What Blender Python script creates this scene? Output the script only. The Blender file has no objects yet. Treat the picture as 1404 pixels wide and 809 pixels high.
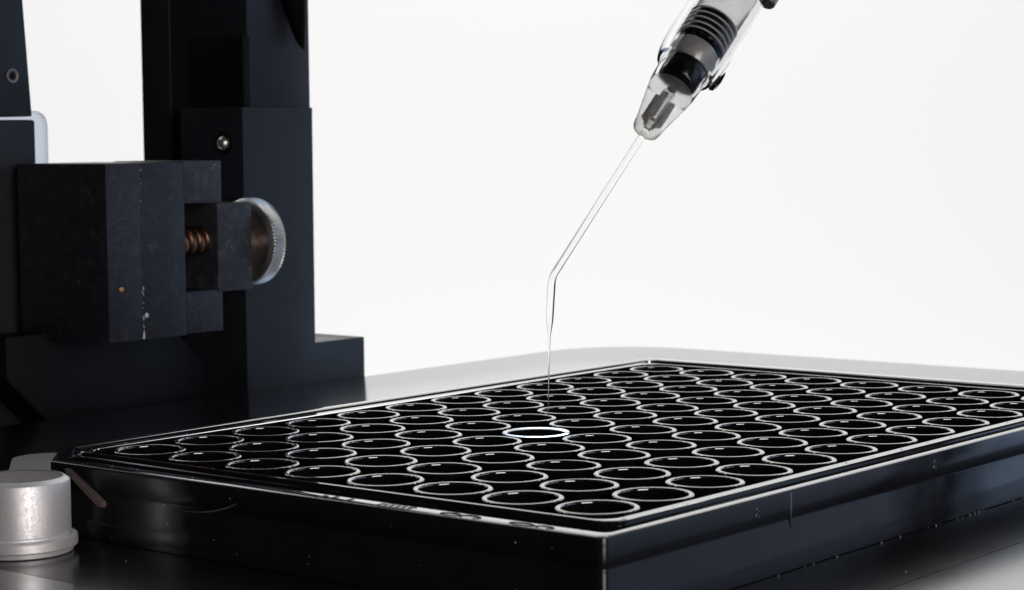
import bpy, bmesh, math, random
from mathutils import Vector, Matrix, Euler, noise
random.seed(7)
SC = bpy.context.scene
COL = SC.collection
PI = math.pi

# ---------------------------------------------------------------- camera
SC.unit_settings.system = 'METRIC'
SC.unit_settings.scale_length = 0.01            # one unit is one centimetre
CAM = Vector((-20.508, -14.792, 4.258))
cd = bpy.data.cameras.new('camera'); cam = bpy.data.objects.new('camera', cd); COL.objects.link(cam)
cam.location = CAM; cam.rotation_mode = 'XYZ'
cam.rotation_euler = (1.49585, 0.00989, -0.88861)
cd.sensor_width = 36; cd.lens = 73.486; cd.clip_start = 0.1; cd.clip_end = 1000
cd.dof.use_dof = True; cd.dof.focus_distance = 24.6; cd.dof.aperture_fstop = 1.0
SC.camera = cam
FWD = Vector((0.776, 0.630, 0)).normalized()
RGT = Vector((0.630, -0.776, 0)).normalized()

# ---------------------------------------------------------------- world and lamps (studio)
W = bpy.data.worlds.new('World'); SC.world = W; W.use_nodes = True
bg = W.node_tree.nodes['Background']
bg.inputs[0].default_value = (0.75, 0.85, 1.0, 1); bg.inputs[1].default_value = 0.009

def area(name, loc, target, sx, sy, energy, color):
    l = bpy.data.lights.new(name, 'AREA'); l.shape = 'RECTANGLE'; l.size = sx; l.size_y = sy
    l.energy = energy; l.color = color
    o = bpy.data.objects.new(name, l); COL.objects.link(o); o.location = loc
    o.rotation_euler = (Vector(target) - Vector(loc)).to_track_quat('-Z', 'Y').to_euler()
    return o
BD = CAM + FWD * 125                              # foot of the backdrop's middle
area('backdrop_lamp_upper', (CAM + FWD*75 + Vector((0, 0, 62))), BD + Vector((0, 0, 2)), 150, 30, 77500, (1, 0.995, 0.985))
area('backdrop_lamp_lower', (CAM + FWD*75 + Vector((0, 0, -52))), BD + Vector((0, 0, 2)), 150, 30, 62500, (1, 0.995, 0.985))
area('cool_lamp', (52, -66, 17), (0, 4, 2), 58, 46, 5600, (0.54, 0.70, 1.0))
area('cool_side_panel', (80, -27, 5), (2, -2, 1), 30, 24, 3000, (0.50, 0.68, 1.0))
area('warm_lamp', (-19, -42, 10), (-4, 2, 1), 26, 20, 10500, (1.0, 0.88, 0.84))
area('left_fill', (-58, 46, 8), (-4, 0, 1), 34, 30, 70, (1.0, 0.93, 0.90))

SC.view_settings.view_transform = 'Standard'; SC.view_settings.look = 'None'
SC.view_settings.exposure = 0; SC.view_settings.gamma = 1
SC.render.engine = 'CYCLES'
SC.cycles.max_bounces = 16; SC.cycles.transmission_bounces = 16; SC.cycles.glossy_bounces = 6
SC.cycles.transparent_max_bounces = 16
SC.cycles.use_denoising = True
SC.cycles.sample_clamp_indirect = 4

# ---------------------------------------------------------------- materials
def mat(name, base, rough=0.4, metal=0.0, ior=1.5, trans=0.0, spec=0.5, noise_amt=0.0, noise_scale=6.0,
        bump=0.0, bump_scale=40.0, wear=0.0, wear_col=(0.16, 0.17, 0.2), wear_scale=3.0, rough_var=0.0, coat=0.0):
    # coat: a thin lacquer layer with the same roughness
    m = bpy.data.materials.new(name); m.use_nodes = True
    nt = m.node_tree; N = nt.nodes; L = nt.links
    p = N['Principled BSDF']
    p.inputs['Base Color'].default_value = (*base, 1); p.inputs['Roughness'].default_value = rough
    p.inputs['Metallic'].default_value = metal; p.inputs['IOR'].default_value = ior
    p.inputs['Transmission Weight'].default_value = trans
    p.inputs['Specular IOR Level'].default_value = spec
    p.inputs['Coat Weight'].default_value = coat; p.inputs['Coat Roughness'].default_value = rough
    tc = N.new('ShaderNodeTexCoord')
    last = None
    if noise_amt > 0:
        n = N.new('ShaderNodeTexNoise'); n.inputs['Scale'].default_value = noise_scale; n.inputs['Detail'].default_value = 5
        L.new(tc.outputs['Object'], n.inputs['Vector'])
        mx = N.new('ShaderNodeMix'); mx.data_type = 'RGBA'
        mx.inputs[6].default_value = (*[c*(1-noise_amt) for c in base], 1)
        mx.inputs[7].default_value = (*[min(1, c*(1+noise_amt)) for c in base], 1)
        L.new(n.outputs['Fac'], mx.inputs[0]); last = mx.outputs[2]
    if rough_var > 0:
        n = N.new('ShaderNodeTexNoise'); n.inputs['Scale'].default_value = noise_scale*0.6; n.inputs['Detail'].default_value = 4
        L.new(tc.outputs['Object'], n.inputs['Vector'])
        mr = N.new('ShaderNodeMapRange'); mr.inputs[1].default_value = 0.3; mr.inputs[2].default_value = 0.7
        mr.inputs[3].default_value = max(0.0, rough-rough_var); mr.inputs[4].default_value = min(1, rough+rough_var)
        L.new(n.outputs['Fac'], mr.inputs[0]); L.new(mr.outputs[0], p.inputs['Roughness'])
    if wear > 0:                                   # fine scratches: warped cell edges kept only where a mask allows
        n1 = N.new('ShaderNodeTexNoise'); n1.inputs['Scale'].default_value = wear_scale*0.7; n1.inputs['Detail'].default_value = 3
        L.new(tc.outputs['Object'], n1.inputs['Vector'])
        ad = N.new('ShaderNodeVectorMath'); ad.operation = 'MULTIPLY_ADD'
        L.new(n1.outputs['Color'], ad.inputs[0]); ad.inputs[1].default_value = (0.28, 0.28, 0.28); L.new(tc.outputs['Object'], ad.inputs[2])
        v = N.new('ShaderNodeTexVoronoi'); v.feature = 'DISTANCE_TO_EDGE'; v.inputs['Scale'].default_value = wear_scale
        L.new(ad.outputs[0], v.inputs['Vector'])
        r1 = N.new('ShaderNodeMapRange'); r1.inputs[1].default_value = 0.0; r1.inputs[2].default_value = 0.022
        r1.inputs[3].default_value = 1; r1.inputs[4].default_value = 0; L.new(v.outputs['Distance'], r1.inputs[0])
        n2 = N.new('ShaderNodeTexNoise'); n2.inputs['Scale'].default_value = wear_scale*0.9; n2.inputs['Detail'].default_value = 6
        L.new(tc.outputs['Object'], n2.inputs['Vector'])
        r2 = N.new('ShaderNodeMapRange'); r2.inputs[1].default_value = 0.56; r2.inputs[2].default_value = 0.72
        L.new(n2.outputs['Fac'], r2.inputs[0])
        n3 = N.new('ShaderNodeTexNoise'); n3.inputs['Scale'].default_value = wear_scale*1.6; n3.inputs['Detail'].default_value = 8
        n3.inputs['Roughness'].default_value = 0.75; L.new(tc.outputs['Object'], n3.inputs['Vector'])
        r3 = N.new('ShaderNodeMapRange'); r3.inputs[1].default_value = 0.52; r3.inputs[2].default_value = 0.80; r3.inputs[4].default_value = 0.55
        L.new(n3.outputs['Fac'], r3.inputs[0])
        mu = N.new('ShaderNodeMath'); mu.operation = 'MULTIPLY'; L.new(r1.outputs[0], mu.inputs[0]); L.new(r2.outputs[0], mu.inputs[1])
        mu2 = N.new('ShaderNodeMath'); mu2.operation = 'ADD'; L.new(mu.outputs[0], mu2.inputs[0]); L.new(r3.outputs[0], mu2.inputs[1])
        mw = N.new('ShaderNodeMath'); mw.operation = 'MULTIPLY'; mw.use_clamp = True; mw.inputs[1].default_value = wear; L.new(mu2.outputs[0], mw.inputs[0])
        mx = N.new('ShaderNodeMix'); mx.data_type = 'RGBA'
        if last: L.new(last, mx.inputs[6])
        else: mx.inputs[6].default_value = (*base, 1)
        mx.inputs[7].default_value = (*wear_col, 1); L.new(mw.outputs[0], mx.inputs[0]); last = mx.outputs[2]
    if last: L.new(last, p.inputs['Base Color'])
    if bump > 0:
        n = N.new('ShaderNodeTexNoise'); n.inputs['Scale'].default_value = bump_scale; n.inputs['Detail'].default_value = 4
        L.new(tc.outputs['Object'], n.inputs['Vector'])
        b = N.new('ShaderNodeBump'); b.inputs['Strength'].default_value = bump; b.inputs['Distance'].default_value = 0.01
        L.new(n.outputs['Fac'], b.inputs['Height']); L.new(b.outputs[0], p.inputs['Normal'])
    return m

M = {}
M['plate'] = mat('black_polystyrene', (0.008, 0.008, 0.010), rough=0.12, ior=1.40, noise_amt=0.3, noise_scale=3, rough_var=0.05, bump=0.02, bump_scale=9)
M['ring'] = mat('polished_well_rim', (0.012, 0.012, 0.014), rough=0.05, ior=2.2, coat=1.0, rough_var=0.015, noise_scale=5)
M['lit_rim'] = mat('pale_lit_rim', (0.60, 0.66, 0.74), rough=0.3, ior=1.5, noise_amt=0.55, noise_scale=5, bump=0.4, bump_scale=20)  # pale colour puts the bright glint on one black rim into the material
M['rib'] = mat('lit_plastic_edge', (0.13, 0.105, 0.10), rough=0.4, noise_amt=0.4, noise_scale=12)  # lightened to stand in for warm light caught by the facet and arc
M['well_in'] = mat('matte_well_interior', (0.006, 0.006, 0.007), rough=1.0, ior=1.1, spec=0.0)
M['deck'] = mat('matte_deck', (0.006, 0.006, 0.007), rough=1.0, ior=1.1, spec=0.0)
M['print'] = mat('matte_raised_mark', (0.03, 0.03, 0.032), rough=0.45, ior=1.3, spec=0.3)
M['table'] = mat('black_satin_stage', (0.016, 0.016, 0.017), rough=0.16, ior=2.0, coat=1.0, noise_amt=0.35, noise_scale=2, rough_var=0.01, bump=0.05, bump_scale=30)
M['inset'] = mat('dark_inset_panel', (0.012, 0.012, 0.013), rough=0.20, ior=1.5, spec=0.5, noise_amt=0.3, noise_scale=2, rough_var=0.01, bump=0.08, bump_scale=30)
M['seam'] = mat('seam_black', (0.004, 0.004, 0.004), rough=0.7)
M['paper'] = mat('white_backdrop', (0.86, 0.86, 0.86), rough=0.95, spec=0.0, ior=1.1)
M['anod'] = mat('black_anodised', (0.013, 0.016, 0.023), rough=0.42, ior=1.5, noise_amt=0.35, noise_scale=1.4, wear=0.16, wear_scale=2.0, rough_var=0.08, bump=0.06, bump_scale=30)
M['anod_worn'] = mat('worn_black_anodised', (0.015, 0.018, 0.026), rough=0.42, ior=1.5, noise_amt=0.4, noise_scale=2.5, wear=0.6, wear_scale=3.0, wear_col=(0.17, 0.18, 0.21), rough_var=0.1, bump=0.08, bump_scale=30)
M['anod_brown'] = mat('brown_black_anodised', (0.020, 0.017, 0.015), rough=0.4, noise_amt=0.3, noise_scale=1.0)
M['anod_rough'] = mat('textured_black_paint', (0.018, 0.021, 0.028), rough=0.5, noise_amt=0.5, noise_scale=7, bump=0.8, bump_scale=7)
M['black'] = mat('dull_black', (0.005, 0.005, 0.005), rough=0.6, spec=0.2)
M['silver'] = mat('satin_aluminium', (0.80, 0.83, 0.86), rough=0.46, metal=0.55, noise_amt=0.08, noise_scale=60, bump=0.16, bump_scale=95, rough_var=0.06)
M['silver_top'] = mat('dark_cast_top', (0.26, 0.24, 0.24), rough=0.7, metal=0.3, noise_amt=0.5, noise_scale=40, bump=0.8, bump_scale=30)
M['lever'] = mat('grey_aluminium', (0.30, 0.30, 0.31), rough=0.45, metal=0.9, noise_amt=0.08, noise_scale=20, bump=0.2, bump_scale=25)
M['steel'] = mat('knurled_steel', (0.85, 0.86, 0.85), rough=0.38, metal=1, noise_amt=0.15, noise_scale=8, bump=0.1, bump_scale=20)
M['steel_dark'] = mat('dark_steel', (0.34, 0.29, 0.26), rough=0.45, metal=0.8, noise_amt=0.5, noise_scale=6)
M['jaw'] = mat('scuffed_grey_black', (0.030, 0.034, 0.043), rough=0.45, noise_amt=0.5, noise_scale=3.5, wear=1.0, wear_scale=3.2, wear_col=(0.19, 0.20, 0.23), rough_var=0.1, bump=0.08, bump_scale=30)
M['copper'] = mat('copper_thread', (0.26, 0.13, 0.09), rough=0.4, metal=1, noise_amt=0.3, noise_scale=8)
M['black_shaded'] = mat('shaded_black_slab', (0.006, 0.0065, 0.008), rough=0.5, spec=0.2, noise_amt=0.4, noise_scale=1.5)  # base darkened so the colour carries the shade under the square block
M['rubber'] = mat('black_rubber', (0.004, 0.004, 0.004), rough=0.8, spec=0.1)
M['chip'] = mat('bare_metal_chip', (0.75, 0.75, 0.78), rough=0.5, metal=0.3)
M['chip_warm'] = mat('brass_fleck', (0.75, 0.36, 0.12), rough=0.4, metal=0.5)
M['dust'] = mat('dust', (0.55, 0.50, 0.46), rough=0.9, spec=0.1)
M['glass'] = mat('borosilicate_glass', (1, 1, 1), rough=0.0, ior=1.30, trans=1)
M['liner'] = mat('thin_clear_liner', (0.9, 0.9, 0.9), rough=0.05, ior=1.35, trans=1)
M['clear'] = mat('clear_acrylic', (0.90, 0.905, 0.91), rough=0.05, ior=1.10, trans=1, noise_amt=0.10, noise_scale=5, bump=0.35, bump_scale=5.0)
M['frost'] = mat('cloudy_plastic', (0.86, 0.865, 0.87), rough=0.30, ior=1.08, trans=0.95, noise_amt=0.30, noise_scale=7, bump=0.4, bump_scale=7)
M['frost_end'] = mat('milky_plastic_tip', (0.93, 0.93, 0.89), rough=0.55, ior=1.04, trans=0.92)
M['film'] = mat('pale_blue_film', (0.74, 0.80, 0.91), rough=0.55, ior=1.1, trans=0.85)
M['white_core'] = mat('white_plastic_core', (0.93, 0.93, 0.91), rough=0.25, ior=1.15, trans=0.8, noise_amt=0.15, noise_scale=3, bump=0.3, bump_scale=5)
M['band'] = mat('silvered_collar', (0.80, 0.80, 0.80), rough=0.3, metal=0.3, noise_amt=0.7, noise_scale=4)
M['spacer'] = mat('pale_spacer', (0.90, 0.90, 0.90), rough=0.3)
M['washer'] = mat('white_washer', (0.85, 0.85, 0.83), rough=0.5)
M['collet'] = mat('grey_collet', (0.70, 0.70, 0.72), rough=0.2, metal=0.2, noise_amt=0.9, noise_scale=14, trans=0.3, ior=1.2)
M['core'] = mat('gloss_black_seal', (0.008, 0.008, 0.008), rough=0.22, coat=0.3)

# ---------------------------------------------------------------- helpers
def link(o, parent=None):
    COL.objects.link(o)
    if parent: o.parent = parent
    return o
def from_bm(name, bm, m, parent=None, smooth=35):
    me = bpy.data.meshes.new(name)
    bmesh.ops.recalc_face_normals(bm, faces=bm.faces)
    bm.to_mesh(me); bm.free()
    for x in (m if isinstance(m, (list, tuple)) else [m]): me.materials.append(x)
    if smooth:
        me.polygons.foreach_set('use_smooth', [True]*len(me.polygons))
        me.set_sharp_from_angle(angle=math.radians(smooth))
    return link(bpy.data.objects.new(name, me), parent)
def tag(o, label=None, cat=None, group=None, kind=None):
    if label: o['label'] = label
    if cat: o['category'] = cat
    if group: o['group'] = group
    if kind: o['kind'] = kind
    return o
def thing(name, label, cat, loc=(0, 0, 0), rot=None, group=None):
    o = bpy.data.objects.new(name, None); link(o); o.location = loc; o.empty_display_size = 0.2
    if rot is not None: o.rotation_euler = rot
    return tag(o, label, cat, group)
def bm_box(bm, x0, x1, y0, y1, z0, z1, bev=0.0, seg=2):
    r = bmesh.ops.create_cube(bm, size=1, matrix=Matrix.Translation(((x0+x1)/2, (y0+y1)/2, (z0+z1)/2)) @ Matrix.Diagonal((x1-x0, y1-y0, z1-z0, 1)))
    if bev > 0:
        es = list({e for v in r['verts'] for e in v.link_edges})
        bmesh.ops.bevel(bm, geom=es, offset=bev, segments=seg, profile=0.6, affect='EDGES')
def box(name, x0, x1, y0, y1, z0, z1, m, parent=None, bev=0.02):
    bm = bmesh.new(); bm_box(bm, x0, x1, y0, y1, z0, z1, bev); return from_bm(name, bm, m, parent)
def prism(name, pts, axis, d0, d1, m, parent=None, bev=0.015):
    """pts in the two other axes (order x,y,z minus axis); extruded from d0 to d1 along axis"""
    bm = bmesh.new()
    def P(p, d):
        return {'x': (d, p[0], p[1]), 'y': (p[0], d, p[1]), 'z': (p[0], p[1], d)}[axis]
    a = [bm.verts.new(P(p, d0)) for p in pts]; b = [bm.verts.new(P(p, d1)) for p in pts]
    bm.faces.new(a); bm.faces.new(b[::-1]); n = len(pts)
    for i in range(n): bm.faces.new((a[i], b[i], b[(i+1) % n], a[(i+1) % n]))
    bmesh.ops.recalc_face_normals(bm, faces=bm.faces)
    if bev > 0: bmesh.ops.bevel(bm, geom=list(bm.edges), offset=bev, segments=2, profile=0.6, affect='EDGES')
    return from_bm(name, bm, m, parent)
def bm_lathe(bm, prof, n=64, mi=None, close=False, mtx=None):
    """prof: (r, z) list; mi: material index per span"""
    rings = []
    for (r, z) in prof:
        if r < 1e-6: rings.append([bm.verts.new((0, 0, z))])
        else: rings.append([bm.verts.new((r*math.cos(2*PI*k/n), r*math.sin(2*PI*k/n), z)) for k in range(n)])
    spans = list(zip(rings, rings[1:])) + ([(rings[-1], rings[0])] if close else [])
    for s, (a, b) in enumerate(spans):
        for k in range(n):
            k2 = (k+1) % n
            if len(a) == 1 and len(b) == 1: continue
            if len(a) == 1: f = bm.faces.new((a[0], b[k2], b[k]))
            elif len(b) == 1: f = bm.faces.new((a[k], a[k2], b[0]))
            else: f = bm.faces.new((a[k], a[k2], b[k2], b[k]))
            if mi: f.material_index = mi[s]
    if mtx: bmesh.ops.transform(bm, matrix=mtx, verts=[v for r in rings for v in r])
def lathe(name, prof, m, parent=None, n=64, mi=None, close=False, mtx=None, smooth=35):
    bm = bmesh.new(); bm_lathe(bm, prof, n, mi, close, mtx); return from_bm(name, bm, m, parent, smooth)
def bm_tube(bm, pts, radii, n=20, caps=True, inner=None):
    pts = [Vector(p) for p in pts]; loops = []
    up = Vector((0.31, 0.9, 0.2)).normalized()
    def frames():
        out = []
        for i, p in enumerate(pts):
            t = (pts[min(i+1, len(pts)-1)] - pts[max(i-1, 0)]).normalized()
            a = up.cross(t).normalized(); b = t.cross(a); out.append((p, a, b))
        return out
    fr = frames()
    def shell(rad):
        return [[bm.verts.new(p + (a*math.cos(2*PI*k/n) + b*math.sin(2*PI*k/n))*r) for k in range(n)] for (p, a, b), r in zip(fr, rad)]
    def skin(L, flip=False):
        for A, B in zip(L, L[1:]):
            for k in range(n):
                q = (A[k], A[(k+1) % n], B[(k+1) % n], B[k]); bm.faces.new(q[::-1] if flip else q)
    o = shell(radii); skin(o)
    if inner:
        i = shell(inner); skin(i, True)
        for e in (0, -1):
            for k in range(n): bm.faces.new((o[e][k], o[e][(k+1) % n], i[e][(k+1) % n], i[e][k]))
    elif caps:
        bm.faces.new(o[0][::-1]); bm.faces.new(o[-1])
def tube(name, pts, radii, m, parent=None, n=20, inner=None):
    bm = bmesh.new(); bm_tube(bm, pts, radii, n, True, inner); return from_bm(name, bm, m, parent, 60)

# ---------------------------------------------------------------- backdrop and stage (the setting)
def backdrop():
    bm = bmesh.new(); n = 24; A = []; B = []
    for k in range(n+1):                           # a gently curved white sheet, standing far behind
        t = (k/n - 0.5)*2
        p = BD + RGT*t*95 - FWD*(t*t*14)
        row = []
        for z in (-70, -20, 30, 80): row.append(bm.verts.new((p.x, p.y, z)))
        A.append(row)
    for a, b in zip(A, A[1:]):
        for i in range(3): bm.faces.new((a[i], b[i], b[i+1], a[i+1]))
    o = from_bm('backdrop', bm, M['paper'], None, 60); o['kind'] = 'structure'
    return o
backdrop()

def rounded(x0, x1, y0, y1, r, seg=10, rc=None):
    """closed outline, counter-clockwise, rc = radius of the far corner (x1,y1)"""
    out = []
    for cx, cy, sx, sy, a0, rr in ((x1, y0, -1, 1, -90, r), (x1, y1, -1, -1, 0, rc or r), (x0, y1, 1, -1, 90, r), (x0, y0, 1, 1, 180, r)):
        for k in range(seg+1):
            a = math.radians(a0 + 90*k/seg)
            out.append((cx + sx*rr + rr*math.cos(a), cy + sy*rr + rr*math.sin(a)))
    return out
def stage():
    bm = bmesh.new()
    # outer slab with a softly rolled top edge, and a rectangular opening for the inset panel
    loops = []
    for o, z in ((0.0, -1.4), (0.0, -0.16), (-0.03, -0.07), (-0.09, -0.018), (-0.18, 0.0)):
        loops.append([bm.verts.new((x, y, z)) for x, y in rounded(-18-o, 14.35+o, -16-o, 11.1+o, 0.8, 10, 1.9)])
    for a, b in zip(loops, loops[1:]):
        n = len(a)
        for i in range(n): bm.faces.new((a[i], a[(i+1) % n], b[(i+1) % n], b[i]))
    bm.faces.new(loops[0][::-1])
    hole = [bm.verts.new((x, y, 0)) for x, y in rounded(-7.72, 7.72, -5.30, 5.30, 0.12, 10)]
    hb = [bm.verts.new((v.co.x, v.co.y, -0.05)) for v in hole]
    t = loops[-1]; n = len(t)
    for i in range(n):
        j = (i+1) % n
        bm.faces.new((t[i], t[j], hole[j], hole[i])); bm.faces.new((hole[i], hole[j], hb[j], hb[i]))
    o = from_bm('stage_top', bm, M['table'], None, 30); o['kind'] = 'structure'
    bm = bmesh.new()
    vs = [bm.verts.new((x, y, -0.002)) for x, y in rounded(-7.705, 7.705, -5.285, 5.285, 0.11, 10)]
    bm.faces.new(vs)
    from_bm('inset_panel', bm, M['inset'], o, 0)
    bm = bmesh.new()
    vs = [bm.verts.new((x, y, -0.048)) for x, y in rounded(-7.9, 7.9, -5.5, 5.5, 0.12, 10)]; bm.faces.new(vs)
    from_bm('seam', bm, M['seam'], o, 0)
    return o
stage()

# ---------------------------------------------------------------- the 96-well plate
T = 0.80
def ploop(bm, a, b, r, c, z, seg=6):
    """rounded rectangle with its (-x,+y) corner cut off by c"""
    out = []
    for cx, cy, a0 in ((a, -b, -90), (a, b, 0), (-a, b, None), (-a, -b, 180)):
        if a0 is None:
            if c > 0: out += [(-a+c, b), (-a, b-c)]; continue
            a0 = 90
        sx, sy = (-1 if cx > 0 else 1), (-1 if cy > 0 else 1)
        for k in range(seg+1):
            t = math.radians(a0 + 90*k/seg)
            out.append((cx + sx*r + r*math.cos(t), cy + sy*r + r*math.sin(t)))
    return [bm.verts.new((x, y, z)) for x, y in out]
def skin_loops(bm, Ls):
    for a, b in zip(Ls, Ls[1:]):
        n = len(a)
        for i in range(n): bm.faces.new((a[i], a[(i+1) % n], b[(i+1) % n], b[i]))

def well_plate():
    t = thing('well_plate', 'black 96-well plate with shiny well rims lying flat on the dark stage', 'well plate', (0, 0, 0))
    bm = bmesh.new()      # outer skirt and outer rim
    A, B, C = 6.17, 4.12, 0.74
    prof = [(-0.02, 0.001), (0.0, 0.006), (0.0, 0.10), (-0.006, 0.13), (-0.006, 0.47), (-0.012, 0.50), (-0.010, 0.53), (0.0, 0.56), (0.0, 0.778), (-0.004, 0.793), (-0.014, T)]
    Ls = [ploop(bm, A+o, B+o, 0.085+o*0.5, C + o*0.586, z) for o, z in prof]
    skin_loops(bm, Ls[:]); nside = len(bm.faces); Ls = Ls[-1:]
    Ls += [ploop(bm, 5.975, 4.015, 0.10, 0.66, T), ploop(bm, 5.955, 3.995, 0.15, 0.655, T-0.012), ploop(bm, 5.945, 3.985, 0.15, 0.65, T-0.11)]
    skin_loops(bm, Ls); bm.faces.ensure_lookup_table()
    for f in bm.faces[nside:]: f.material_index = 1
    from_bm('skirt', bm, [M['plate'], M['ring']], t, 40)
    bm = bmesh.new()      # groove floor between the rim and the inner frame
    skin_loops(bm, [ploop(bm, 5.95, 3.99, 0.15, 0.65, T-0.105), ploop(bm, 5.50, 3.74, 0.14, 0.4, T-0.105)])
    from_bm('groove_floor', bm, M['plate'], t, 0)
    bm = bmesh.new()      # inner frame round the wells, stepped on its outside
    prof = [(5.60, 3.84, T-0.11), (5.59, 3.83, T-0.060), (5.585, 3.825, T-0.052), (5.55, 3.79, T-0.046), (5.535, 3.785, T-0.010), (5.525, 3.775, T),
            (5.490, 3.655, T), (5.482, 3.645, T-0.010), (5.482, 3.645, T-0.5)]
    skin_loops(bm, [ploop(bm, a, b, 0.22, 0, z) for a, b, z in prof]); bm.faces.ensure_lookup_table()
    for f in bm.faces:
        if all(v.co.z > T-0.011 for v in f.verts): f.material_index = 1
    from_bm('inner_frame', bm, [M['plate'], M['ring']], t, 40)
    bm = bmesh.new(); bm.faces.new(ploop(bm, 5.48, 3.64, 0.2, 0, 0.32)); from_bm('deck', bm, M['deck'], t, 0)
    # wells
    prof = [(0.388, 0.30), (0.388, 0.40), (0.394, 0.775), (0.400, 0.790), (0.395, 0.797), (0.388, T), (0.360, T), (0.352, 0.797), (0.347, 0.789), (0.3455, 0.780), (0.325, 0.06), (0, 0.06)]
    mi = [2, 2, 2, 0, 0, 0, 0, 0, 0, 1, 1]
    bm = bmesh.new(); bm_lathe(bm, prof, 112, mi)
    w0 = from_bm('well', bm, [M['ring'], M['well_in'], M['deck']], t, 50)
    lit = w0.data.copy(); lit.materials[0] = M['lit_rim']
    for i in range(12):
        for j in range(8):
            w = w0 if (i, j) == (0, 0) else w0.copy()
            if w is not w0: COL.objects.link(w)
            w.parent = t
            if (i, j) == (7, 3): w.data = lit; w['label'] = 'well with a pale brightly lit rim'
            w.location = ((5.5-i)*0.9, (3.5-j)*0.9, random.uniform(-0.003, 0.001))
            w.rotation_euler = (math.radians(random.gauss(0, 0.22)), math.radians(random.gauss(0, 0.22)), random.uniform(0, 6.28))
    # skirt details: slanted rib by the cut corner, curved moulding line, gate line, raised marks
    x = -6.17
    bm = bmesh.new()
    q = [(3.06, 0.70), (3.11, 0.745), (3.03, 0.745), (2.47, 0.44), (2.47, 0.385), (2.55, 0.375)]
    f = [bm.verts.new((x-0.05, y, z)) for y, z in q]; b = [bm.verts.new((x+0.02, y, z)) for y, z in q]
    bm.faces.new(f); bm.faces.new(b[::-1])
    for i in range(len(q)): bm.faces.new((f[i], b[i], b[(i+1) % len(q)], f[(i+1) % len(q)]))
    bmesh.ops.bevel(bm, geom=list(bm.edges), offset=0.012, segments=2, affect='EDGES')
    from_bm('corner_rib', bm, M['rib'], t)
    pts = []; 
    for k in range(15):
        u = k/14; pts.append((x-0.002, 1.25-0.80*u, 0.475 + 0.155*u**2.2))
    tube('moulding_line', pts, [0.003+0.011*math.sin(PI*min(1, (k/14)*1.0))**0.7*(k/14) for k in range(15)], M['rib'], t, 8)
    box('gate_line', -3.11, -3.092, -4.126, -4.10, 0.43, 0.775, M['ring'], t, 0.004)
    def eight(name, x0, zc, s):
        bm = bmesh.new()
        for dz, rr in ((0.022*s, 0.014*s), (-0.016*s, 0.018*s)):
            pts = [(x0 + rr*math.cos(a), -4.121, zc+dz+rr*1.3*math.sin(a)) for a in [2*PI*k/12 for k in range(13)]]
            bm_tube(bm, pts, [0.004]*13, 6)
        return from_bm(name, bm, M['ring'], t, 60)
    eight('raised_mark', -3.70, 0.66, 1.5); eight('raised_mark', -0.12, 0.665, 1.6)
    # raised lettering on the rim of the short side (the letters run along the edge)
    xr = -6.075
    def oval(y, a, b, open_=0.0):
        pts = []
        for k in range(25):
            t_ = open_ + (2*PI-2*open_)*k/24
            pts.append((xr - b*math.cos(t_)*1.0, y + a*math.sin(t_ if not open_ else t_), T+0.0015))
        bm = bmesh.new(); bm_tube(bm, pts, [0.008]*25, 6); from_bm('raised_letter', bm, M['print'], t, 60)
    oval(-2.30, 0.12, 0.055); oval(-2.53, 0.12, 0.055, 0.6)
    oval(-3.14, 0.14, 0.050); oval(-3.40, 0.10, 0.045, 0.5)
    for (y0, y1, x0, x1) in ((-0.665, -0.61, -6.15, -6.0), (-0.795, -0.75, -6.15, -5.99), (-1.0, -0.965, -6.15, -5.99), (-1.42, -1.38, -6.13, -6.0)):
        box('raised_letter', x0, x1, y0, y1, T-0.01, T+0.003, M['print'], t, 0.002)
    # a dull embossed patch with small strokes in it
    box('embossed_patch', -6.155, -5.985, -1.80, -1.44, T-0.01, T+0.0022, M['print'], t, 0.001)
    for k in range(9):
        y = -1.47 - 0.30*k/8; xx = xr + (0.035 if k % 2 else -0.03)
        box('raised_stroke', xx-0.03, xx+0.03, y-0.012, y+0.012, T-0.008, T+0.006, M['ring'], t, 0.002)
    return t
well_plate()

# ---------------------------------------------------------------- silver knob and grey lever at the plate's cut corner
def knob():
    t = thing('clamp_knob', 'round satin silver knob with grainy top standing beside the cut plate corner', 'knob', (-7.00, 2.86, 0))
    lathe('base_ring', [(0, 0.002), (0.53, 0.002), (0.545, 0.012), (0.55, 0.055), (0.583, 0.062), (0.592, 0.075), (0.592, 0.160), (0.583, 0.176), (0.565, 0.180), (0, 0.180)], M['silver'], t, 96, smooth=18)
    lathe('body', [(0, 0.18), (0.500, 0.18), (0.500, 0.200), (0.522, 0.205), (0.528, 0.215), (0.528, 0.725), (0.52, 0.75), (0.47, 0.785), (0.455, 0.787)], M['silver'], t, 96, smooth=18)
    lathe('top_face', [(0.457, 0.784), (0.445, 0.777), (0, 0.777)], M['silver_top'], t, 96)
    return t
knob()
def lever():
    pts = [(-5.9, 4.25), (-5.2, 4.25), (-3.30, 5.9), (-3.45, 6.25)]
    # rounded end
    c = Vector((-4.05, 6.15)); 
    for k in range(9):
        a = math.radians(20 + 115*k/8); pts.append((c.x + 0.42*math.cos(a), c.y + 0.42*math.sin(a)))
    pts += [(-5.35, 5.25)]
    o = prism('locating_lever', pts, 'z', 0.22, 0.32, M['lever'], None, 0.012)
    tag(o, 'flat grey metal lever with rounded end behind the silver knob', 'lever')
lever()

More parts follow.
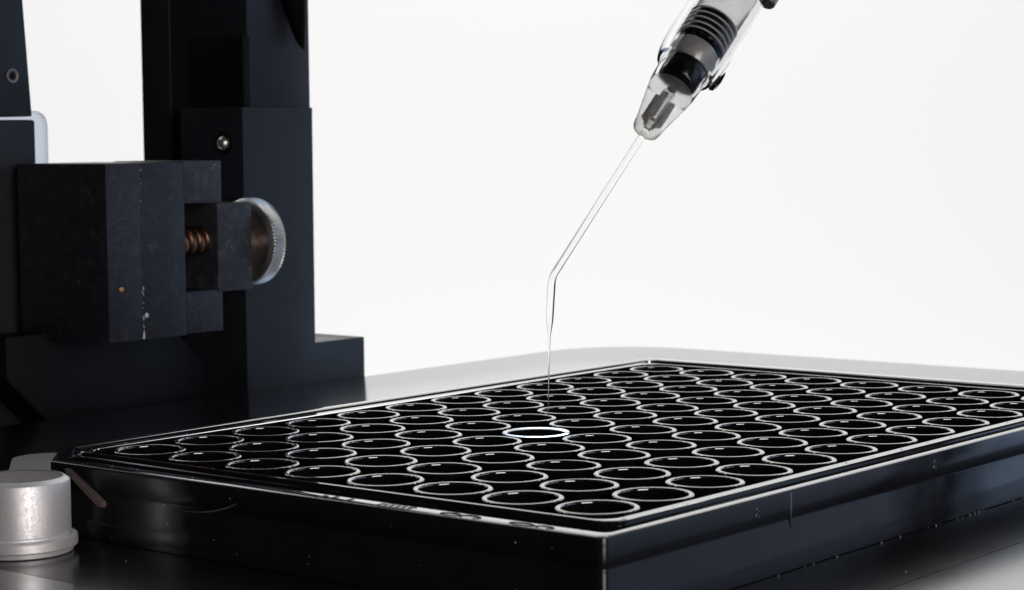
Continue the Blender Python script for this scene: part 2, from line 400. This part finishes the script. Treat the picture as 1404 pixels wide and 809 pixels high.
# ---------------------------------------------------------------- dark instrument column behind
def column():
    t = thing('instrument_column', 'tall black metal column with a stepped foot behind the stage', 'column', (5.1, 11.9, -1.4))
    t.location = (0, 0, 0)
    prism('column_block', [(4.24, -1.4), (7.17, -1.4), (7.17, 0.68), (5.91, 0.68), (5.93, 4.83), (4.24, 4.83)], 'y', 11.2, 12.75, M['anod'], t, 0.016)
    box('upper_post', 4.62, 6.13, 11.45, 13.42, 4.80, 11, M['anod'], t, 0.02)
    box('rear_body', 4.66, 5.9, 12.76, 13.40, -1.4, 4.9, M['black'], t, 0.02)
    box('guide_rail', 4.60, 5.6, 13.40, 14.16, -1.4, 11, M['anod_brown'], t, 0.02)
    box('stop_block', 4.50, 4.66, 11.43, 12.70, 4.835, 6.06, M['black'], t, 0.015)
    s = lathe('screw', [(0, 0.10), (0.05, 0.095), (0.09, 0.07), (0.115, 0.03), (0.12, 0), (0.12, -0.05), (0, -0.05)], M['steel'], t, 40)
    s.rotation_euler = (0, -PI/2, 0); s.location = (4.225, 11.66, 4.22)
    s = lathe('screw_seat', [(0.20, 0.0), (0.20, 0.012), (0.14, 0.012), (0.13, 0.003), (0, 0.003)], M['black'], t, 40)
    s.rotation_euler = (0, -PI/2, 0); s.location = (4.24, 11.66, 4.22)
    # dull scuffs left where the carriage rubs
    bm = bmesh.new()
    for k in range(26):
        x = random.uniform(4.9, 5.45); z = 4.86 + random.random()**3*0.8
        bm_box(bm, x, x+random.uniform(0.02, 0.10), 11.446, 11.452, z, z+random.uniform(0.004, 0.02), 0, 1)
    o = from_bm('scuff', bm, M['anod_worn'], t, 0)
    return t
column()
def flap():
    pts = []; rad = []
    for k in range(16):
        u = k/15
        rr = 0.36*(1-u)**0.6 + 0.012; rad.append(rr); pts.append((5.80-rr, 11.30-0.05*u, 8.3 - 2.46*u))
    o = tube('black_strap', pts, rad, M['rubber'], None, 20)
    tag(o, 'black rubber strap hanging to a point beside the column top', 'strap')
flap()
def rear_slab():
    o = prism('rear_slab', [(-0.37, 0.57), (0.55, -0.30), (0.55, -1.4), (3.75, -1.4), (3.75, 0.44), (3.17, 1.05), (3.17, 1.24), (-0.37, 1.24)], 'y', 11.75, 12.4, M['black_shaded'], None, 0.012)
    tag(o, 'low black slab with cut corners standing under the square block', 'slab')
rear_slab()

# ---------------------------------------------------------------- square block with jaw and thumbscrew
def clamp():
    t = thing('slide_block', 'square black metal block with a side jaw and knurled thumbscrew', 'clamp block', (0, 0, 0))
    box('body', 0.40, 1.085, 10.2, 12.35, 1.17, 3.93, M['anod_worn'], t, 0.014)
    box('body_plate', 1.09, 1.99, 10.203, 12.35, 1.172, 3.932, M['anod_worn'], t, 0.012)
    box('upper_flange', 2.00, 2.80, 10.208, 11.9, 3.27, 3.945, M['jaw'], t, 0.014)
    box('lower_flange', 2.00, 2.78, 10.208, 11.9, 1.19, 1.86, M['anod_worn'], t, 0.014)
    box('recess_wall', 1.995, 2.75, 10.95, 11.88, 1.85, 3.28, M['black'], t, 0)
    box('jaw', 2.68, 3.44, 10.19, 11.35, 1.82, 3.25, M['jaw'], t, 0.016)
    # coil of thread in the gap
    pts = []; n = 130; turns = 4.2
    for k in range(n):
        u = k/(n-1); a = 2*PI*turns*u
        pts.append((1.99 + 0.72*u, 10.52 + 0.19*math.cos(a), 2.66 + 0.19*math.sin(a)))
    tube('thread', pts, [0.048]*n, M['copper'], t, 10)
    tube('threaded_shaft', [(1.99, 10.52, 2.62), (3.7, 10.52, 2.62)], [0.17, 0.17], M['steel_dark'], t, 24)
    return t
clamp()
def thumbscrew():
    t = thing('thumbscrew', 'round knurled steel thumbscrew sticking out beside the square block', 'thumbscrew', (3.62, 10.55, 2.585), (0, PI/2, 0))
    R, h = 0.69, 0.30      # local z is the screw axis (world +x)
    bm = bmesh.new(); n = 150; prof = []
    rings = []
    for z, r, kn in ((0.0, R-0.13, 0), (-0.0, R-0.05, 0), (0.02, R-0.015, 0), (0.05, R, 1), (h-0.05, R, 1), (h-0.01, R-0.03, 0), (h, R-0.07, 0)):
        rings.append([bm.verts.new(((r + (0.032*(1 if k % 2 else -1) if kn else 0))*math.cos(2*PI*k/n), (r + (0.032*(1 if k % 2 else -1) if kn else 0))*math.sin(2*PI*k/n), z)) for k in range(n)])
    for a, b in zip(rings, rings[1:]):
        for k in range(n): bm.faces.new((a[k], a[(k+1) % n], b[(k+1) % n], b[k]))
    bm.faces.new(rings[-1])
    from_bm('knurled_rim', bm, M['steel'], t, 20)
    lathe('dished_face', [(R-0.13, 0.0), (R-0.15, 0.03), (0.46, 0.05), (0.24, 0.045), (0.24, -0.05)], M['steel_dark'], t, 96)
    lathe('hub', [(0.24, 0.03), (0.24, -0.07), (0.22, -0.085), (0.10, -0.085), (0.10, -0.16), (0, -0.16)], M['steel'], t, 64)
    return t
thumbscrew()
# flecks on the block
def flecks():
    bm = bmesh.new()
    def blob(x, z, r, y=10.195):
        bmesh.ops.create_icosphere(bm, subdivisions=1, radius=r, matrix=Matrix.Translation((x, y, z)) @ Matrix.Diagonal((1, 0.3, 1, 1)))
    blob(1.15, 1.55, 0.045); 
    for k in range(28):
        z = 1.20 + 0.80*random.random()**1.3; blob(1.088 + random.gauss(0, 0.008), z, random.uniform(0.005, 0.016))
    for k in range(12): blob(1.087 + random.gauss(0, 0.006), random.uniform(3.1, 3.9), random.uniform(0.003, 0.009))
    for k in range(5): blob(1.09, 1.20+0.02*k, 0.02)
    o = from_bm('paint_chips', bm, M['chip'], None); tag(o, 'pale paint chips along the vertical joint of the square block', 'paint chips', kind='stuff')
    bm = bmesh.new(); bmesh.ops.create_icosphere(bm, subdivisions=2, radius=0.042, matrix=Matrix.Translation((0.66, 10.195, 1.985)) @ Matrix.Diagonal((1.1, 0.35, 0.9, 1)))
    o = from_bm('brass_fleck', bm, M['chip_warm'], None); tag(o, 'tiny orange brass fleck on the front of the square block', 'fleck')
flecks()

# ---------------------------------------------------------------- post at the left edge
def post():
    t = thing('side_post', 'dark tapered post above a textured block at the far left', 'post', (0, 0, 0))
    prism('tapered_plate', [(-1.2, 4.68), (0.925, 4.68), (0.66, 8.6), (-1.2, 8.6)], 'y', 12.6, 13.6, M['anod'], t, 0.03)
    bx = bmesh.new(); bm_box(bx, -1.2, 0.985, 12.6, 13.8, -1.4, 4.63, 0.06, 4)
    from_bm('textured_block', bx, M['anod_rough'], t)
    s = lathe('screw_hole', [(0.115, -0.02), (0.115, 0.012), (0.095, 0.016), (0.075, 0.008), (0.07, -0.02), (0, -0.02)], M['steel_dark'], t, 32)
    s.rotation_euler = (PI/2, 0, 0); s.location = (0.545, 12.595, 5.33)
    s = lathe('socket', [(0.045, 0.0), (0.0, 0.0)], M['black'], t, 6)
    s.rotation_euler = (PI/2, 0, 0); s.location = (0.545, 12.590, 5.33)
    return t
post()
def film():
    pts = [(1.0, 3.3), (2.27, 3.3), (2.27, 4.55)] + [(2.02+0.25*math.cos(a), 4.55+0.25*math.sin(a)) for a in (0.4, 0.8, 1.2)] + [(2.0, 4.80), (1.0, 4.80)]
    o = prism('clear_sheet', pts, 'y', 13.9, 14.1, M['film'], None, 0.03); tag(o, 'pale blue translucent sheet showing behind the left post', 'plastic sheet')
film()

# ---------------------------------------------------------------- glass micropipette and its holder
BEND = Vector((-1.11, 0.372, 2.62)); HUB = Vector((0.70, 0.262, 4.385))
AX = (HUB - BEND).normalized()
def capillary():
    pts = []; ro = []; ri = []
    def add(p, r, q): pts.append(Vector(p)); ro.append(r); ri.append(q)
    tip = Vector((-1.245, 0.345, 0.98))
    add(tip, 0.0055, 0.003)
    add((-1.232, 0.349, 1.30), 0.0065, 0.0035)
    add((-1.205, 0.357, 1.70), 0.010, 0.004)
    add((-1.190, 0.362, 1.93), 0.016, 0.006)
    add((-1.180, 0.365, 2.02), 0.030, 0.012)
    add((-1.173, 0.367, 2.12), 0.044, 0.017)
    add((-1.165, 0.368, 2.22), 0.0475, 0.018)
    lo = Vector((-1.128, 0.371, 2.51)); add(lo, 0.047, 0.016)
    hi = BEND + AX*0.10
    for k in range(1, 9):                          # the bend
        u = k/9; p = lo*(1-u)**2 + (BEND + Vector((-0.005, 0, 0.0)))*2*u*(1-u) + hi*u*u
        add(p, 0.045, 0.013)
    for k in range(0, 9):
        add(hi.lerp(HUB + AX*0.12, k/8), 0.045, 0.013)
    o = tube('glass_micropipette', pts, ro, M['glass'], None, 48)
    tag(o, 'thin bent glass micropipette pointing down at one well', 'micropipette')
capillary()
def holder():
    n_img = (RGT*0.857 + Vector((0, 0, -0.515)))
    n_img = (n_img - AX*n_img.dot(AX)).normalized()
    yv = AX.cross(n_img)
    R3 = Matrix((n_img, yv, AX)).transposed()
    t = thing('pipette_holder', 'clear and black pipette holder gripping the bent glass tube', 'pipette holder', HUB, R3.to_euler())
    # local z runs up the holder, local x points to the picture's lower right
    bm = bmesh.new()
    bm_lathe(bm, [(0.050, -0.075), (0.135, -0.085), (0.165, -0.07), (0.178, -0.03), (0.215, 0.18), (0.262, 0.42), (0.298, 0.62), (0.298, 0.64), (0.060, 0.64), (0.050, 0.60)], 72, close=True)
    from_bm('nose_cone', bm, M['frost'], t, 50)
    lathe('tip_ring', [(0.052, -0.088), (0.130, -0.096), (0.168, -0.080), (0.182, -0.035), (0.190, 0.01), (0.180, 0.012), (0.165, -0.06), (0.052, -0.07)], M['frost_end'], t, 64, close=True)
    lathe('bore_liner', [(0.055, 0.0), (0.075, 0.03), (0.075, 0.58), (0.060, 0.58), (0.060, 0.03)], M['liner'], t, 40, close=True)
    for a in (0.5, 2.4, 4.3):
        c = box('collet_jaw', 0.085, 0.135, -0.045, 0.045, 0.10, 0.50, M['collet'], t, 0.02); c.rotation_euler = (0, 0, a)
    lathe('inner_sleeve', [(0.298, 0.641), (0.305, 0.66), (0.325, 1.0), (0.335, 1.42), (0.300, 1.42), (0.285, 1.0), (0.272, 0.66), (0.27, 0.641)], M['clear'], t, 72, close=True)
    lathe('black_seal', [(0, 0.77), (0.250, 0.77), (0.262, 0.785), (0.268, 0.80), (0.268, 1.05), (0.24, 1.08), (0, 1.08)], M['core'], t, 64)
    lathe('silver_collar', [(0, 1.085), (0.275, 1.085), (0.292, 1.11), (0.296, 1.34), (0.28, 1.36), (0, 1.36)], M['band'], t, 64)
    for k in range(5):
        z = 1.395 + 0.092*k
        lathe('seal_ring', [(0, z), (0.30, z), (0.320, z+0.012), (0.325, z+0.038), (0.320, z+0.064), (0.30, z+0.074), (0, z+0.074)], M['core'], t, 64)
        lathe('spacer_ring', [(0.0, z+0.076), (0.328, z+0.076), (0.334, z+0.082), (0.328, z+0.089), (0, z+0.089)], M['spacer'], t, 64)
    lathe('core_tube', [(0, 1.855), (0.30, 1.855), (0.315, 1.88), (0.318, 2.50), (0.29, 2.54), (0.29, 4.6), (0, 4.6)], M['white_core'], t, 64)
    lathe('outer_sleeve', [(0.345, 1.02), (0.385, 1.03), (0.405, 1.08), (0.425, 1.22), (0.440, 1.40), (0.442, 2.10), (0.425, 2.20), (0.425, 4.6), (0.375, 4.6), (0.372, 1.5), (0.350, 1.15)], M['clear'], t, 80, close=True)
    # dark clip peeping out under the sleeve, grey lug higher up
    pr = [(0.37, 1.16), (0.40, 1.10), (0.455, 1.12), (0.485, 1.19), (0.480, 1.32), (0.46, 1.40), (0.44, 1.30)]
    prism('clip', pr, 'y', 0.04, 0.20, M['core'], t, 0.02)
    lathe('lug', [(0, -0.05), (0.10, -0.05), (0.12, -0.03), (0.12, 0.12), (0.10, 0.15), (0, 0.15)], M['lever'], t, 40, mtx=Matrix.Translation((0.43, 0.0, 2.66)))
    return t
holder()

# added narrow beam from an unseen source lights the rim of the well below the pipette
sl = bpy.data.lights.new('well_beam', 'SPOT'); sl.energy = 230000; sl.spot_size = math.radians(1.75); sl.spot_blend = 0.25
sl.shadow_soft_size = 0.1; sl.color = (0.80, 0.90, 1.0)
so = bpy.data.objects.new('well_beam', sl); COL.objects.link(so)
wt = Vector((-0.8-0.55+0.0, 0.45, 0.8)); wt += Vector((0.03, -0.10, 0)); so.location = wt + Vector((4, 3, 28))
so.rotation_euler = (wt - so.location).to_track_quat('-Z', 'Y').to_euler()

# ---------------------------------------------------------------- dust on everything
def dust():
    bm = bmesh.new()
    def speck(p, r):
        m = Matrix.Translation(p) @ Euler((random.random()*6, random.random()*6, random.random()*6)).to_matrix().to_4x4() @ Matrix.Diagonal((1, random.uniform(0.4, 1), random.uniform(0.3, 0.8), 1))
        bmesh.ops.create_icosphere(bm, subdivisions=1, radius=r, matrix=m)
    for k in range(170):                           # on the stage
        x = random.uniform(-10, 13); y = random.uniform(-8, 11)
        if abs(x) < 6.25 and abs(y) < 4.2: continue
        if (x+7)**2 + (y-2.86)**2 < 0.45: continue
        if y > 4.3 and x < 4: continue
        speck((x, y, 0.004), random.choice((0.003, 0.004, 0.005, 0.007)))
    for k in range(26): speck((random.uniform(-4.4, 4), -4.14-random.random()*0.012, 0.006), random.uniform(0.006, 0.013))
    for k in range(16): speck((-6.172, random.uniform(-3.8, 3.0), random.uniform(0.02, 0.7)), random.uniform(0.003, 0.008))
    for k in range(30): speck((-6.07+random.uniform(-.08, .08), random.uniform(-3.8, 3.0), T+0.003), random.uniform(0.003, 0.007))
    for k in range(12): speck((random.uniform(-5.5, 4), -3.72+random.uniform(-.04, .04), T+0.003), random.uniform(0.004, 0.010))
    for k in range(30):                            # on some well rims
        i = random.randrange(12); j = random.randrange(8); a = random.random()*6.28
        speck(((5.5-i)*0.9+0.372*math.cos(a), (3.5-j)*0.9+0.372*math.sin(a), T+0.002), random.uniform(0.003, 0.008))
    o = from_bm('dust', bm, M['dust'], None); tag(o, 'fine pale dust specks scattered over the stage and the plate', 'dust', kind='stuff')
dust()
